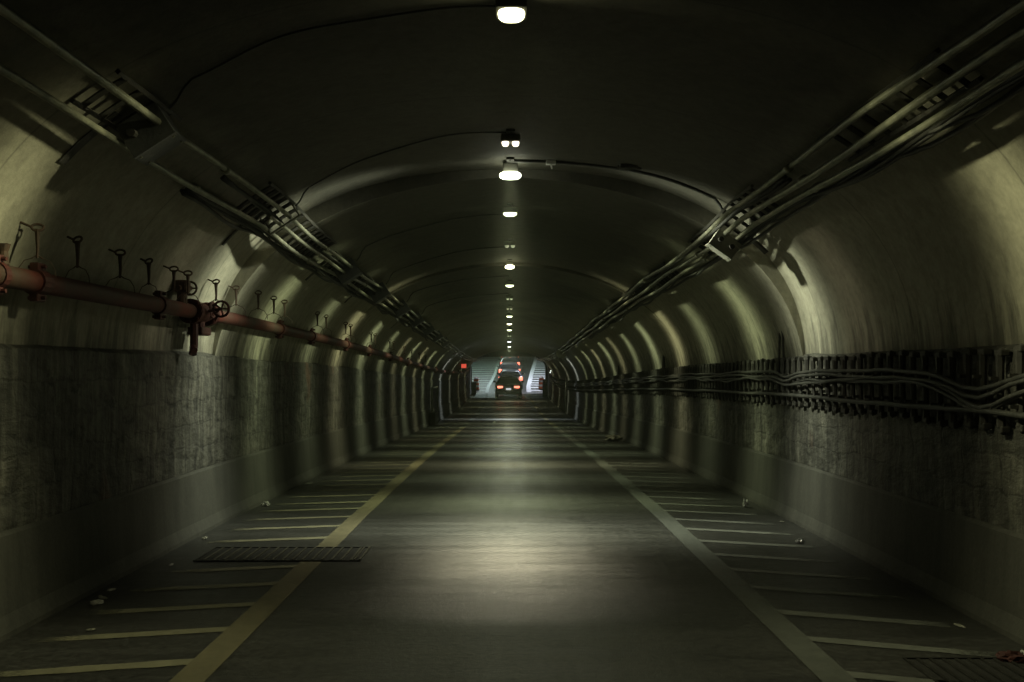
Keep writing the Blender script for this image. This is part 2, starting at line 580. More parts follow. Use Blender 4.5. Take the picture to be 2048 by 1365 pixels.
vault(1, STEP1, STEP2 + .02)
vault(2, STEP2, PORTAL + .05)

def side_part(name, side, prof, d0, d1, mat, jit=0.0, st=.5):
    bm = bmesh.new()
    prev = None
    rnd = random.Random(3 if side > 0 else 5)
    for d in drange(d0, d1, st):
        row = []
        dzt = .012 * math.sin(d * 1.3) * math.sin(d * .37 + 1) + rnd.uniform(-.008, .008)
        for (x, z) in prof:
            if jit > .005 and z > 1.55: z += dzt
            row.append(bm.verts.new((side * (x + (rnd.uniform(-jit, jit) if jit else 0)), d, z + g(d))))
        if prev:
            for i in range(len(row) - 1):
                bm.faces.new((prev[i], prev[i + 1], row[i + 1], row[i]))
        prev = row
    o = link_mesh(name, bm, mat, tunnel)
    o.location = (0, -8, 0)
    return o
for s in (-1, 1):
    top = 1.61 if s < 0 else 1.60
    side_part('stone_wall', s, [(2.93, top + .012), (2.845, top), (2.80, top - .03)] + [(2.80, top - .03 - (top - .53) * k / 8) for k in range(1, 9)], -14, PORTAL + .02, M['stone'], .010, .3)
    side_part('concrete_skirting', s, [(2.86, .565), (2.79, .56), (2.775, .54), (2.745, .12), (2.715, .03), (2.71, -.05)], -14, PORTAL + .03, M['skirt'], .003, .5)

# portal headwall: low rounded opening in a dark concrete wall
def portal_wall():
    bm = bmesh.new()
    zb = g(PORTAL) - .3
    zt = EYE + 1.02
    xl, xr, rr = -2.80, 2.66, 1.05
    inner = [(xl, zb), (xl, zt - rr * .8)]
    for k in range(1, 9):
        t = PI / 2 * k / 8
        inner.append((xl + rr * (1 - math.cos(t)), zt - rr * .8 * (1 - math.sin(t))))
    for k in range(8, 0, -1):
        t = PI / 2 * k / 8
        inner.append((xr - rr * (1 - math.cos(t)), zt - rr * .8 * (1 - math.sin(t))))
    inner += [(xr, zt - rr * .8), (xr, zb)]
    n = len(inner)
    cx, cz = 0, 1.5
    outer = []
    for i, (x, z) in enumerate(inner):
        if i == 0: outer.append((-7, zb))
        elif i == 1: outer.append((-7, 3))
        elif i == n - 2: outer.append((7, 3))
        elif i == n - 1: outer.append((7, zb))
        else:
            t = (i - 1) / (n - 3)
            outer.append((-7 + 14 * t, 6.6))
    V = {}
    for tag_, dd in (('f', PORTAL), ('b', PORTAL + .9)):
        V[tag_] = ([bm.verts.new((x, dd, z)) for x, z in inner], [bm.verts.new((x, dd, z)) for x, z in outer])
    for i in range(n - 1):
        for t_ in 'fb':
            a, b = V[t_]
            bm.faces.new((a[i], a[i + 1], b[i + 1], b[i]))
        bm.faces.new((V['f'][0][i], V['f'][0][i + 1], V['b'][0][i + 1], V['b'][0][i]))
        bm.faces.new((V['f'][1][i], V['f'][1][i + 1], V['b'][1][i + 1], V['b'][1][i]))
    o = link_mesh('portal_wall', bm, M['portal'], tunnel)
    o.location = (0, -8, 0)
portal_wall()

# retaining walls of the open ramp
for s, xw in ((-1, 5.0), (1, 5.4)):
    bm = bmesh.new()
    prev = None
    for d in drange(66.9, 128, 2.0):
        pr = [(xw, g(d) - .3), (xw, 6.5), (xw + .35, 6.5), (xw + .35, g(d) - .3)]
        row = [bm.verts.new((s * x, d, z)) for x, z in pr]
        if prev:
            for i in range(3):
                bm.faces.new((prev[i], prev[i + 1], row[i + 1], row[i]))
        else:
            bm.faces.new(row)
        prev = row
    bm.faces.new(prev)
    tag(link_mesh('retaining_wall', bm, M['retain']), 'concrete retaining wall on the %s of the open ramp beyond the portal' % ('left' if s < 0 else 'right'), 'wall', 'ramp walls')

# ------------------------------------------------------------------ ceiling lamps
def lamp_light(name, power, col, ky, lo, hi, down=1.5, de=7.0, mx=14.0, kd=17.0, rad=.06):
    L = bpy.data.lights.new(name, 'POINT')
    L.energy = power
    L.color = col
    L.shadow_soft_size = rad
    L.use_nodes = True
    n, l = L.node_tree.nodes, L.node_tree.links
    em = n['Emission']
    # photometric distribution of a tunnel luminaire: wide across the road, tight along it, cut off near the ceiling
    tc = n.new('ShaderNodeTexCoord')
    sep = n.new('ShaderNodeSeparateXYZ')
    l.new(tc.outputs['Normal'], sep.inputs[0])
    y2 = math_n(n, l, 'MULTIPLY', sep.outputs['Y'], sep.outputs['Y'])
    a = math_n(n, l, 'SUBTRACT', 1.0, y2, True)
    z = math_n(n, l, 'MULTIPLY', sep.outputs['Z'], -1.0)
    kz = n.new('ShaderNodeMapRange')
    kz.inputs['From Min'].default_value = .48
    kz.inputs['From Max'].default_value = .85
    kz.inputs['To Min'].default_value = ky
    kz.inputs['To Max'].default_value = kd
    l.new(z, kz.inputs['Value'])
    a = math_n(n, l, 'POWER', a, kz.outputs[0])
    dn = math_n(n, l, 'POWER', math_n(n, l, 'MAXIMUM', z, 0.0), de)
    x2 = math_n(n, l, 'SUBTRACT', 1.0, math_n(n, l, 'MULTIPLY', sep.outputs['X'], sep.outputs['X']), True)
    dn = math_n(n, l, 'MULTIPLY', dn, math_n(n, l, 'POWER', x2, mx))
    a = math_n(n, l, 'MULTIPLY', a, math_n(n, l, 'ADD', math_n(n, l, 'MULTIPLY', dn, down), 1.0))
    a = math_n(n, l, 'ADD', math_n(n, l, 'MULTIPLY', a, .99), .003)
    # the prismatic lens also throws a shallow beam up and down the road
    ax = math_n(n, l, 'POWER', y2, 14.0)
    mr = n.new('ShaderNodeMapRange')
    mr.interpolation_type = 'SMOOTHSTEP'
    mr.inputs['From Min'].default_value = lo
    mr.inputs['From Max'].default_value = hi
    mr.inputs['To Min'].default_value = 0.006
    mr.inputs['To Max'].default_value = 1.0
    l.new(z, mr.inputs['Value'])
    a = math_n(n, l, 'MULTIPLY', a, mr.outputs[0])
    ax = math_n(n, l, 'MULTIPLY', ax, math_n(n, l, 'MULTIPLY', z, 12.0, True))
    a = math_n(n, l, 'ADD', a, math_n(n, l, 'MULTIPLY', ax, 0.065))
    l.new(a, em.inputs['Strength'])
    return L

WARM = (1.0, .97, .58)
GREEN = (.90, 1.0, .60)
NEUT = (.96, 1.0, .76)
COOL = (.86, .95, .98)
# d, kind, power, colour, label
LAMPS = [
    (4.66, 'bright', 105, WARM, 'bright white ceiling lamp at the very top of the picture, nearest lamp ahead'),
    (7.36, 'twin', 12, (1.0, .90, .66), 'small twin-dot ceiling lamp just above the widest glaring lamp'),
    (8.38, 'bare', 150, NEUT, 'widest glaring ceiling lamp hanging just before the lit arch edge'),
    (10.15, 'mid', 85, GREEN, 'oval white ceiling lamp first after the lit arch edge'),
    (12.65, 'off', 50, GREEN, 'nearly dead twin ceiling lamp glimmering faintly grey'),
    (14.75, 'semi', 95, WARM, 'ceiling lamp with a thin bright arc of lit ceiling right beneath it'),
    (17.15, 'mid', 85, GREEN, 'ceiling lamp directly below the thin lit arc, before the dark gap'),
    (19.75, 'off', 60, GREEN, 'first of two dead-looking ceiling lamps in the dark gap'),
    (22.1, 'off', 45, WARM, 'second of two dead-looking ceiling lamps in the dark gap'),
    (24.2, 'mid', 80, GREEN, 'uppermost of the three close far lamps after the dark gap'),
    (26.9, 'mid', 70, WARM, 'middle one of the three close far ceiling lamps'),
    (29.6, 'mid', 75, GREEN, 'lowest of the three close far ceiling lamps'),
    (33.0, 'off', 60, GREEN, 'dead-looking ceiling lamp between the three close far lamps and the last two'),
    (37.2, 'mid', 150, COOL, 'upper one of the last two ceiling lamps before the portal'),
    (43.0, 'mid', 80, NEUT, 'last lit ceiling lamp just above the portal'),
    (50.5, 'off', 60, WARM, 'dim-lensed ceiling lamp added to light the floor close to the portal beam'),  # this one and the next are added to brighten the floor
    (58.0, 'off', 80, WARM, 'dim-lensed ceiling lamp added to light the floor right before the portal beam'),
]
glow = {}
def lamp(d, kind, power, col, label):
    drop = {'bright': .10, 'twin': .09, 'bare': .14, 'semi': .12, 'mid': .10, 'off': .09}[kind]
    top = a_point(PI / 2, d, 0)
    root = empty('ceiling_lamp', (0.012, d, top.z))
    root.rotation_euler = (slope(d), 0, 0)
    wx = {'bright': .14, 'twin': .14, 'bare': .20, 'semi': .15, 'mid': .15, 'off': .15}[kind]
    ly = {'bright': .17, 'twin': .10, 'bare': .20, 'semi': .15, 'mid': .14, 'off': .10}[kind]
    bm = bmesh.new()
    if kind in ('bare', 'semi'):
        add_box(bm, (0, 0, -drop / 2 + .005), (wx * .7, ly * .55, drop - .05), bev=.012)
    else:
        add_box(bm, (0, 0, -drop / 2 - .01), (wx + .02, ly + .03, drop - .035), bev=.012)
    link_mesh('housing', bm, M['plasterbox'], root)
    bm = bmesh.new()
    add_box(bm, (0, 0, -.012), (.07, ly + .14, .02), bev=.004)
    for s in (-1, 1):
        add_tube(bm, [(0, s * (ly / 2 + .05), 0.01), (0, s * (ly / 2 + .05), -.03)], .009, 6)
    link_mesh('bracket', bm, M['darksteel'], root)
    key = (kind, col)
    if key not in glow:
        st = {'bright': 7, 'twin': 3, 'bare': 14, 'semi': 14, 'mid': 5, 'off': .22}[kind]
        glow[key] = mat_emit('lit lamp lens ' + kind, col, st * (.25 if False else 1), (.8, .8, .8))
    spots = [(0, wx)] if kind in ('bright', 'bare', 'semi', 'mid') else [(-.042, .058), (.042, .058)]
    for (cx, w_) in spots:
        bm = bmesh.new()
        r_ = bmesh.ops.create_uvsphere(bm, u_segments=20, v_segments=12, radius=.5)
        for v in r_['verts']:
            q = v.co * 2
            v.co = Vector((cx + math.copysign(abs(q.x) ** .72, q.x) * w_ / 2, math.copysign(abs(q.y) ** .72, q.y) * ly / 2, -drop + .008 + q.z * .030))
        link_mesh('lens', bm, glow[key], root, True)
    L = lamp_light('lamp_light', power * 4.0, col, 74 if kind != 'bare' else 50, *{'bare': (-.20, .30), 'semi': (-.04, .40)}.get(kind, (.10, .34)), (7.0 if col == COOL else {'bright': -.75, 'bare': 1.6, 'twin': 90}.get(kind, 2.6)), {'bright': 2.2}.get(kind, 5.0), {'bright': 0.0, 'twin': 34.0}.get(kind, 14.0), {'twin': 6.0}.get(kind, 17.0))
    lo = bpy.data.objects.new('lamp_light', L)
    COL.objects.link(lo)
    lo.parent = root
    lo.location = (0, 0, -drop - .09)
    lo.rotation_euler = (-slope(d), 0, 0)
    if label:
        tag(root, label, 'lamp', 'lamps along the crown of the tunnel')
    else:
        tag(root, 'ceiling lamp behind the viewer', 'lamp', 'lamps along the crown of the tunnel')
for a in LAMPS:
    lamp(*a)

# ------------------------------------------------------------------ conduits and cable trays under the haunches
def run_pts(ratio, side, d0, d1, off, wob=.0, seed=1, st=.35):
    rnd = random.Random(seed)
    ph = rnd.uniform(0, 6)
    pts = []
    for d in drange(d0, d1, st):
        p, nn = on_arch(ratio, side, d, off + .02 * math.sin(d * .9 + ph) * wob)
        pts.append(p + Vector((0, 0, .012 * math.sin(d * 1.7 + ph) * wob)))
    return pts
def conduit(ratio, side, d0, d1, off, r, label, wob=1., seed=1):
    root = empty('conduit', on_arch(ratio, side, d0 if d0 > 2 else 2, off)[0])
    bm = bmesh.new()
    pts = [p - root.location for p in run_pts(ratio, side, d0, d1, off, wob, seed)]
    add_tube(bm, pts, r, 8)
    link_mesh('pipe_run', bm, M['conduit'], root, True)
    # screwed couplings every three metres
    d = 3.1
    while d < min(d1, 40):
        if d > d0:
            a, _ = on_arch(ratio, side, d, off); b, _ = on_arch(ratio, side, d + .07, off)
            bm = bmesh.new()
            add_tube(bm, [a - root.location, b - root.location], r * 1.35, 10)
            link_mesh('coupling', bm, M['conduit'], root, True)
        d += 3.05
    tag(root, label, 'conduit', 'conduits along the haunches')
conduit(.76, 1, -3, 64, .15, .021, 'uppermost of the three pale conduits under the right haunch', 1., 2)
conduit(.685, 1, -3, 64, .16, .023, 'middle of the three pale conduits under the right haunch', 1., 4)
conduit(.625, 1, -3, 64, .15, .022, 'lowest of the three pale conduits under the right haunch', 1., 9)
conduit(.75, -1, -3, 4.95, .17, .022, 'short pale conduit ending at the nearest dark box on the left', .5, 3)
conduit(.745, -1, 5.1, 64, .15, .020, 'upper conduit running from box to box on the left', .7, 5)
conduit(.68, -1, 7.7, 64, .15, .018, 'thin middle conduit on the left starting at the frame bracket', .9, 6)
conduit(.61, -1, -3, 64, .13, .020, 'lowest conduit under the left haunch', .9, 8)

def tray(side, r0, r1, d0, d1, off, label, sp=.20, miss=0):
    """ladder tray: two side rails and rungs, fixed against the lining"""
    root = empty('cable_tray', on_arch((r0 + r1) / 2, side, (d0 + d1) / 2, off)[0])
    for r_ in (r0, r1):
        bm = bmesh.new()
        pts = [on_arch(r_, side, d, off)[0] - root.location for d in drange(d0, d1, .4)]
        add_tube(bm, pts, .016, 4)
        link_mesh('side_rail', bm, M['darksteel'], root)
    rnd = random.Random(int(d0 * 10))
    d = d0 + .1
    while d < d1:
        N = 3
        bm = bmesh.new()
        add_tube(bm, [on_arch(r0 + (r1 - r0) * k / N, side, d, off)[0] - root.location for k in range(N + 1)], .017, 4)
        link_mesh('rung', bm, M['darksteel'], root)
        d += sp
    tag(root, label, 'cable tray', 'ladder trays holding the conduits')
tray(1, .63, .76, 4.1, 5.7, .06, 'nearest ladder tray behind the right conduits, top right corner', .22)
tray(1, .60, .775, 7.2, 9.4, .06, 'ladder tray behind the right conduits where they bend by the pale box', .2)
tray(1, .60, .76, 11.0, 20, .06, 'third ladder tray along the right conduits', .2)
tray(1, .60, .76, 20.2, 38, .06, 'long far ladder tray along the right conduits', .25)
tray(-1, .63, .78, 4.45, 5.30, .06, 'short ladder tray behind the nearest left box', .2)
tray(-1, .56, .80, 7.2, 9.6, .06, 'ladder tray by the frame bracket on the left haunch', .16)
tray(-1, .57, .74, 10.0, 14.4, .06, 'ladder tray under the second and third left boxes', .2)
tray(-1, .57, .74, 14.8, 30, .06, 'far ladder tray under the row of left boxes', .25)

# dusty cable bundle laid on the trays: throws the wavy shadow on the right wall
def bundle(side, ratio, d0, d1, off, n, label, amp=.02):
    root = empty('cable_bundle', on_arch(ratio, side, (d0 + d1) / 2, off)[0])
    rnd = random.Random(int(d0 * 7 + ratio * 100))
    for k in range(n):
        bm = bmesh.new()
        ph, f = rnd.uniform(0, 6), rnd.uniform(1.2, 2.4)
        dr = rnd.uniform(-.02, .02)
        pts = []
        for d in drange(d0, d1, .25):
            p, nn = on_arch(ratio + dr + .012 * math.sin(d * f + ph), side, d, off + rnd.uniform(-.006, .006) + .012 * math.sin(d * 1.3 * f + ph))
            pts.append(p - root.location + Vector((0, 0, amp * math.sin(d * f * 1.7 + ph))))
        add_tube(bm, pts, rnd.uniform(.012, .018), 6)
        link_mesh('cable', bm, M['cable'], root, True)
    tag(root, label, 'cable', 'loose cables under the haunches')
bundle(1, .575, -1, 24, .10, 4, 'dark sagging cable bundle beneath the three right conduits', .015)
bundle(1, .72, 6.5, 24, .09, 2, 'dark cables lying between the right conduits', .01)
bundle(-1, .575, 6.2, 24, .09, 4, 'dark tangled cable bundle beneath the left conduits', .02)
bundle(-1, .70, 6.5, 20, .09, 2, 'dark cables lying between the left conduits', .01)

# junction boxes on the left, one per lamp, with flat lid facing the traffic
def frame_at(ratio, side, d, off):
    p, nn = on_arch(ratio, side, d, off)
    zax = nn                                   # away from the lining
    yax = Vector((0, 1, 0))
    xax = yax.cross(zax).normalized()
    return Matrix(((xax.x, yax.x, zax.x, p.x), (xax.y, yax.y, zax.y, p.y), (xax.z, yax.z, zax.z, p.z), (0, 0, 0, 1)))
def jbox(ratio, side, d, off, size, mat, label, group=None):
    root = empty('junction_box')
    root.matrix_world = frame_at(ratio, side, d, off)
    sx, sy, sz = size
    bm = bmesh.new()
    add_box(bm, (0, 0, sz / 2), (sx, sy, sz), bev=.006)
    link_mesh('case', bm, mat, root)
    bm = bmesh.new()
    add_box(bm, (0, 0, sz + .006), (sx + .02, sy + .02, .010), bev=.003)
    add_box(bm, (0, -sy / 2 - .005, sz / 2), (sx + .012, .008, sz + .012), bev=.003)
    link_mesh('lid', bm, mat, root)
    bm = bmesh.new()
    for a in (-1, 1):
        for b in (-1, 1):
            add_box(bm, (a * (sx / 2 - .02), b * (sy / 2 - .02), sz + .014), (.014, .014, .008))
    link_mesh('screws', bm, M['conduit'], root)
    for a in (-.25, .25):
        for b in (-1, 1):
            bm = bmesh.new()
            add_tube(bm, [(a * sx, b * (sy / 2 + .05), sz * .45), (a * sx, b * sy / 2, sz * .45)], .024, 8)
            link_mesh('cable_gland', bm, M['darksteel'], root)
    tag(root, label, 'junction box', group)
    return root
LB = [(5.02, 'large dark box at upper left, nearest of the boxes on the left haunch'),
      (10.75, 'second large box on the left, beside the first painted shadow below the frame bracket'),
      (13.35, 'third box on the left haunch, just above the fire pipe valve shadows'),
      (15.95, 'fourth box down the left haunch'),
      (18.6, 'fifth box down the left haunch'),
      (21.3, 'sixth box down the left haunch'),
      (24.0, 'seventh box down the left haunch'),
      (27.0, 'farthest discernible box on the left haunch')]
for d, lab in LB:
    jbox(.70, -1, d, .07, (.25, .16, .19), M['box'], lab, 'dark boxes on the left haunch')
jbox(.655, 1, 8.30, .16, (.24, .13, .15), M['palebox'], 'pale grey box on the right conduits before the lit arch edge')
bm = bmesh.new()
add_box(bm, (0, 0, 0), (.06, .10, .07), bev=.01)
add_tube(bm, [(0, -.05, 0), (0, -.09, 0), (.03, -.11, -.03)], .018, 8)
sp_ = link_mesh('cable_clamp', bm, M['palebox'])
sp_.location = on_arch(.60, 1, 8.32, .2)[0]
tag(sp_, 'small pale clamp below the pale box on the right', 'clamp')

# frame bracket between first and second box (angle iron frame round the tray)
fb = empty('frame_bracket')
fb.matrix_world = frame_at(.70, -1, 7.95, .05)
bm = bmesh.new()
for a in (-1, 1):
    add_box(bm, (a * .15, 0, .06), (.012, .04, .16))
add_box(bm, (0, 0, .145), (.312, .04, .012))
link_mesh('angle_frame', bm, M['conduit'], fb)
bm = bmesh.new()
for k in range(4):
    add_box(bm, (.19 + .0 * k, -.09 + .06 * k, .03), (.10, .025, .03))
link_mesh('clips', bm, M['darksteel'], fb)
tag(fb, 'angle iron frame round the left conduits between the first two boxes', 'bracket')

# dark strips laid on the plaster as the cast shadows of the brackets
def shadow_strip(side, r0, r1, d, w, label, thick=.012):
    root_p = on_arch((r0 + r1) / 2, side, d, 0)[0]
    bm = bmesh.new()
    N = 6
    pv = None
    for k in range(N + 1):
        r_ = r0 + (r1 - r0) * k / N
        ring = []
        for (dd, of) in ((-w / 2, .002), (w / 2, .002), (w / 2, .002 + thick), (-w / 2, .002 + thick)):
            p, _ = on_arch(r_, side, d + dd, of)
            ring.append(bm.verts.new(p - root_p))
        if pv:
            for i in range(4):
                bm.faces.new((pv[i], pv[(i + 1) % 4], ring[(i + 1) % 4], ring[i]))
        else:
            bm.faces.new(ring)
        pv = ring
    bm.faces.new(pv)
    o = link_mesh('bracket_shadow', bm, M['darksteel'])
    o.location = root_p
    tag(o, label, 'shadow_strip', 'bracket shadows laid on the plaster as dark strips')
shadow_strip(-1, .66, .465, 4.95, .075, 'broad painted bracket shadow slanting down the plaster at the nearest left box', .006)
shadow_strip(-1, .60, .44, 7.85, .03, 'long thin painted shadow below the frame bracket')
shadow_strip(-1, .58, .47, 10.45, .06, 'short broad painted shadow below the second left box', .008)
shadow_strip(-1, .56, .45, 13.1, .03, 'thin painted shadow below the third left box')
shadow_strip(-1, .56, .43, 18.4, .04, 'thin painted shadow below the fifth left box')
shadow_strip(1, .60, .47, 8.35, .06, 'raised dark strip for a shadow below the pale box on the right', .02)

# branch conduits across the vault from box to lamp
def branch(side, r0, d, lamp_d, label, wig=.03, seed=0, rad=.007):
    a0 = ang(r0, side)
    a1 = PI / 2
    rnd = random.Random(seed)
    pts = []
    N = 26
    for k in range(N + 1):
        t = k / N
        a = a0 + (a1 - a0) * t
        dd = d + (lamp_d - d) * smooth(.1, .9, t) + wig * math.sin(t * 9 + seed) * math.sin(t * PI)
        off = .016 + (.10 * (1 - smooth(0, .12, t)))
        pts.append(a_point(a, dd, off))
    root_p = pts[0].copy()
    bm = bmesh.new()
    add_tube(bm, [p - root_p for p in pts], rad, 6)
    o = link_mesh('branch_cable', bm, M['cable'], None, True)
    o.location = root_p
    tag(o, label, 'cable', 'thin cables over the vault to the lamps')
branch(-1, .80, 4.98, 4.75, 'thin cable over the vault from the nearest left box to the top lamp', .05, 1)
branch(-1, .80, 7.95, 7.30, 'thin cable over the vault from the frame bracket to the twin-dot lamp', .05, 2)
branch(-1, .80, 10.72, 10.6, 'thin cable over the vault from the second left box', .05, 3)
branch(-1, .80, 13.3, 13.2, 'thin cable over the vault from the third left box', .03, 4)
branch(-1, .80, 15.9, 16.3, 'thin cable over the vault from the fourth left box', .03, 5)
branch(-1, .80, 18.6, 19.3, 'thin cable over the vault from the fifth left box', .03, 6)
branch(1, .72, 8.20, 8.30, 'bent conduit over the vault from the pale right box to the glaring lamp', .02, 7, .014)

# small odds on the vault
bm = bmesh.new()
add_box(bm, (0, 0, -.02), (.09, .06, .04), bev=.008)
add_tube(bm, [(0, 0, -.03), (.01, 0, -.08)], [.012, .006], 6)
o = link_mesh('ceiling_hook', bm, M['whiteband'])
o.location = a_point(PI / 2 - .10, 8.3, .0)
tag(o, 'small pale hook on the vault right of the glaring lamp', 'hook')
bm = bmesh.new()
add_box(bm, (0, 0, -.02), (.16, .08, .04), bev=.01)
add_tube(bm, [(-.1, 0, -.02), (.12, .02, -.03)], .014, 6)
o = link_mesh('ceiling_clamp', bm, M['darksteel'])
o.location = a_point(PI / 2 - .33, 8.1, .0)
tag(o, 'dark clamp on the vault where the bent conduit starts', 'clamp')
sp = empty('loudspeaker')
sp.matrix_world = frame_at(.66, 1, 34.0, .06)
bm = bmesh.new()
bmesh.ops.create_cone(bm, cap_ends=True, segments=20, radius1=.15, radius2=.20, depth=.2, matrix=Matrix.Rotation(R(90), 4, 'X') @ Matrix.Translation((0, .12, 0)))
link_mesh('horn', bm, M['palebox'], sp)
bm = bmesh.new()
add_box(bm, (0, .12, .0), (.05, .1, .3))
link_mesh('mount', bm, M['darksteel'], sp)
tag(sp, 'round pale loudspeaker on the far right conduits', 'loudspeaker')

# ------------------------------------------------------------------ red fire main on the left wall
PX, PZ, PR = -2.67, 1.95, .060
pipe = empty('fire_pipe', (PX, 5, PZ))
tag(pipe, 'dusty red fire main running along the left wall', 'pipe')
bm = bmesh.new()
add_tube(bm, [Vector((PX, d, PZ + g(d))) - pipe.location for d in drange(-3, 62, .8)], PR, 18)
link_mesh('pipe_run', bm, M['redpipe'], pipe, True)
def coupling(d, r=PR * 1.22, l=.10, m='reddark'):
    z = PZ + g(d)
    bm = bmesh.new()
    add_tube(bm, [Vector((PX, d - l / 2, z)) - pipe.location, Vector((PX, d + l / 2, z)) - pipe.location], r, 16)
    for s in (-1, 1):
        add_box(bm, Vector((PX, d, z + s * (r + .012))) - pipe.location, (.05, l * .9, .05), bev=.008)
        add_tube(bm, [Vector((PX - .05, d, z + s * (r + .015))) - pipe.location, Vector((PX + .05, d, z + s * (r + .015))) - pipe.location], .012, 6)
    link_mesh('coupling', bm, M[m], pipe)
for d in (5.15, 6.95, 10.6, 12.3, 14.9, 17.4, 20.5, 24, 28, 33, 40, 48):
    coupling(d)
def torus_pts(c, r, n=20, ax='y'):
    out = []
    for k in range(n):
        t = 2 * PI * k / n
        if ax == 'y': out.append(Vector(c) + Vector((r * math.cos(t), 0, r * math.sin(t))))
        elif ax == 'x': out.append(Vector(c) + Vector((0, r * math.cos(t), r * math.sin(t))))
        else: out.append(Vector(c) + Vector((r * math.cos(t), r * math.sin(t), 0)))
    return out
def valve(d, big=True):
    z = PZ + g(d)
    c = Vector((PX, d, z)) - pipe.location
    bm = bmesh.new()
    for k, dd in enumerate((-.22, -.19, .19, .22)):
        add_tube(bm, [c + Vector((0, dd - .014, 0)), c + Vector((0, dd + .014, 0))], PR * 1.75, 20)
    add_tube(bm, [c + Vector((0, -.19, 0)), c + Vector((0, -.1, 0)), c + Vector((0, 0, 0)), c + Vector((0, .1, 0)), c + Vector((0, .19, 0))], [PR * 1.1, PR * 1.3, PR * 1.55, PR * 1.3, PR * 1.1], 16)
    for k in range(8):
        t = 2 * PI * k / 8
        q = Vector((PR * 1.5 * math.cos(t), 0, PR * 1.5 * math.sin(t)))
        for dd in (-.205, .205):
            add_tube(bm, [c + q + Vector((0, dd - .045, 0)), c + q + Vector((0, dd + .045, 0))], .012, 6)
    # bonnet down and drain
    add_tube(bm, [c, c + Vector((0, 0, -.19))], [.055, .04], 12)
    add_box(bm, c + Vector((0, .0, -.16)), (.13, .24, .07), bev=.015)
    add_tube(bm, [c + Vector((0, -.13, -.1)), c + Vector((0, -.13, -.30)), c + Vector((.0, -.16, -.36))], .035, 8)
    add_tube(bm, [c + Vector((0, -.16, -.30)), c + Vector((0.03, -.20, -.33))], .028, 8)
    v = link_mesh('valve', bm, M['reddark'], pipe)
    bm = bmesh.new()
    for i_, off in enumerate((.12, .27)):
        wc = c + Vector((off * .75, (-.05 if i_ else .07), .03))
        add_tube(bm, torus_pts(wc, .066, 22, 'x' if i_ == 0 else 'y'), .011, 6, closed=True)
        for k in range(5):
            t = 2 * PI * k / 5
            e = Vector((0, math.cos(t), math.sin(t))) if i_ == 0 else Vector((math.cos(t), 0, math.sin(t)))
            add_tube(bm, [wc, wc + e * .066], .008, 5)
        add_tube(bm, [c, wc], .014, 6)
    link_mesh('handwheel', bm, M['reddark'], v)
    bm = bmesh.new()
    q = c + Vector((0, -.42, PR + .03))
    add_tube(bm, [q - Vector((0, 0, .06)), q + Vector((0, 0, .12))], .04, 10)
    add_box(bm, q + Vector((0, 0, .10)), (.11, .11, .10), bev=.02)
    add_tube(bm, [q + Vector((0, -.10, .08)), q + Vector((0, .18, .10))], .022, 8)
    add_tube(bm, torus_pts(q + Vector((0, .18, .10)), .055, 14, 'y'), .010, 5, closed=True)
    add_tube(bm, [q + Vector((-.05, .18, .10)), q + Vector((.05, .18, .10))], .008, 5)
    link_mesh('air_vent', bm, M['wire'], v)
valve(7.85)
coupling(4.50, PR * 1.45, .16)
coupling(4.74, PR * 1.15, .05)
bm = bmesh.new()
q = Vector((PX, 4.80, PZ + PR)) - pipe.location
add_tube(bm, [q, q + Vector((0, 0, .07)), q + Vector((0, 0, .11))], [.03, .022, .035], 10)
add_tube(bm, [q + Vector((-.05, 0, .09)), q + Vector((.02, 0, .10))], .016, 8)
link_mesh('air_vent', bm, M['wire'], pipe)

# pipe hangers: eye bolt in the plaster, flat rod, wire clevis round the pipe
def make_hanger():
    root = empty('pipe_hanger')
    bm = bmesh.new()
    add_tube(bm, [Vector((.034 * math.cos(t), .010 * math.sin(t), .022 * math.sin(t))) for t in [2 * PI * k / 14 for k in range(14)]], .008, 6, closed=True)
    add_tube(bm, [(-.03, 0, 0), (-.10, 0, .03)], .008, 6)
    link_mesh('eye_bolt', bm, M['wire'], root)
    bm = bmesh.new()
    add_tube(bm, [(0, 0, -.01), (0, 0, -.06), (.003, 0, -.13), (0, 0, -.19)], [.019, .014, .011, .008], 6)
    link_mesh('rod', bm, M['wire'], root)
    bm = bmesh.new()
    pts = [(0, 0, -.155)]
    for k in range(9):
        t = PI * (.5 + k / 8)
    arc = [(.030, 0, -.19), (.07, .0, -.205), (.098, 0, -.25), (.105, 0, -.30)]
    add_tube(bm, arc, .003, 5)
    add_tube(bm, [(-a, b, c) for a, b, c in arc], .003, 5)
    add_tube(bm, [(-.03, 0, -.19), (0, 0, -.17), (.03, 0, -.19)], .0045, 5)
    link_mesh('clevis', bm, M['wire'], root)
    root.scale = (.9, .9, .9)
    return root
hx = [(80, 468), (160, 485), (245, 520), (302, 530), (352, 545), (380, 555), (436, 570), (476, 573), (506, 585), (538, 597), (560, 606),
      (627, 634), (645, 636), (685, 652), (695, 654), (737, 668), (745, 671), (775, 684), (783, 687), (805, 695), (820, 702), (835, 708), (848, 713)]
hl = ['pipe hanger nearest the left edge of the picture, with a wide wire triangle', 'second thin pipe hanger from the left edge',
      'pipe hanger lost in the shadow above the fire pipe', 'thick dark pipe hanger left of the pipe coupling', 'pipe hanger with a side eye right of the coupling',
      'pipe hanger standing on the small air vent', 'pipe hanger just right of the red valve', 'slim pipe hanger first on the glossy red stretch',
      'slim pipe hanger second on the glossy red stretch', 'hooked pipe hanger with a wire cradle below', 'thin pipe hanger at the edge of the lit band']
proto = make_hanger()
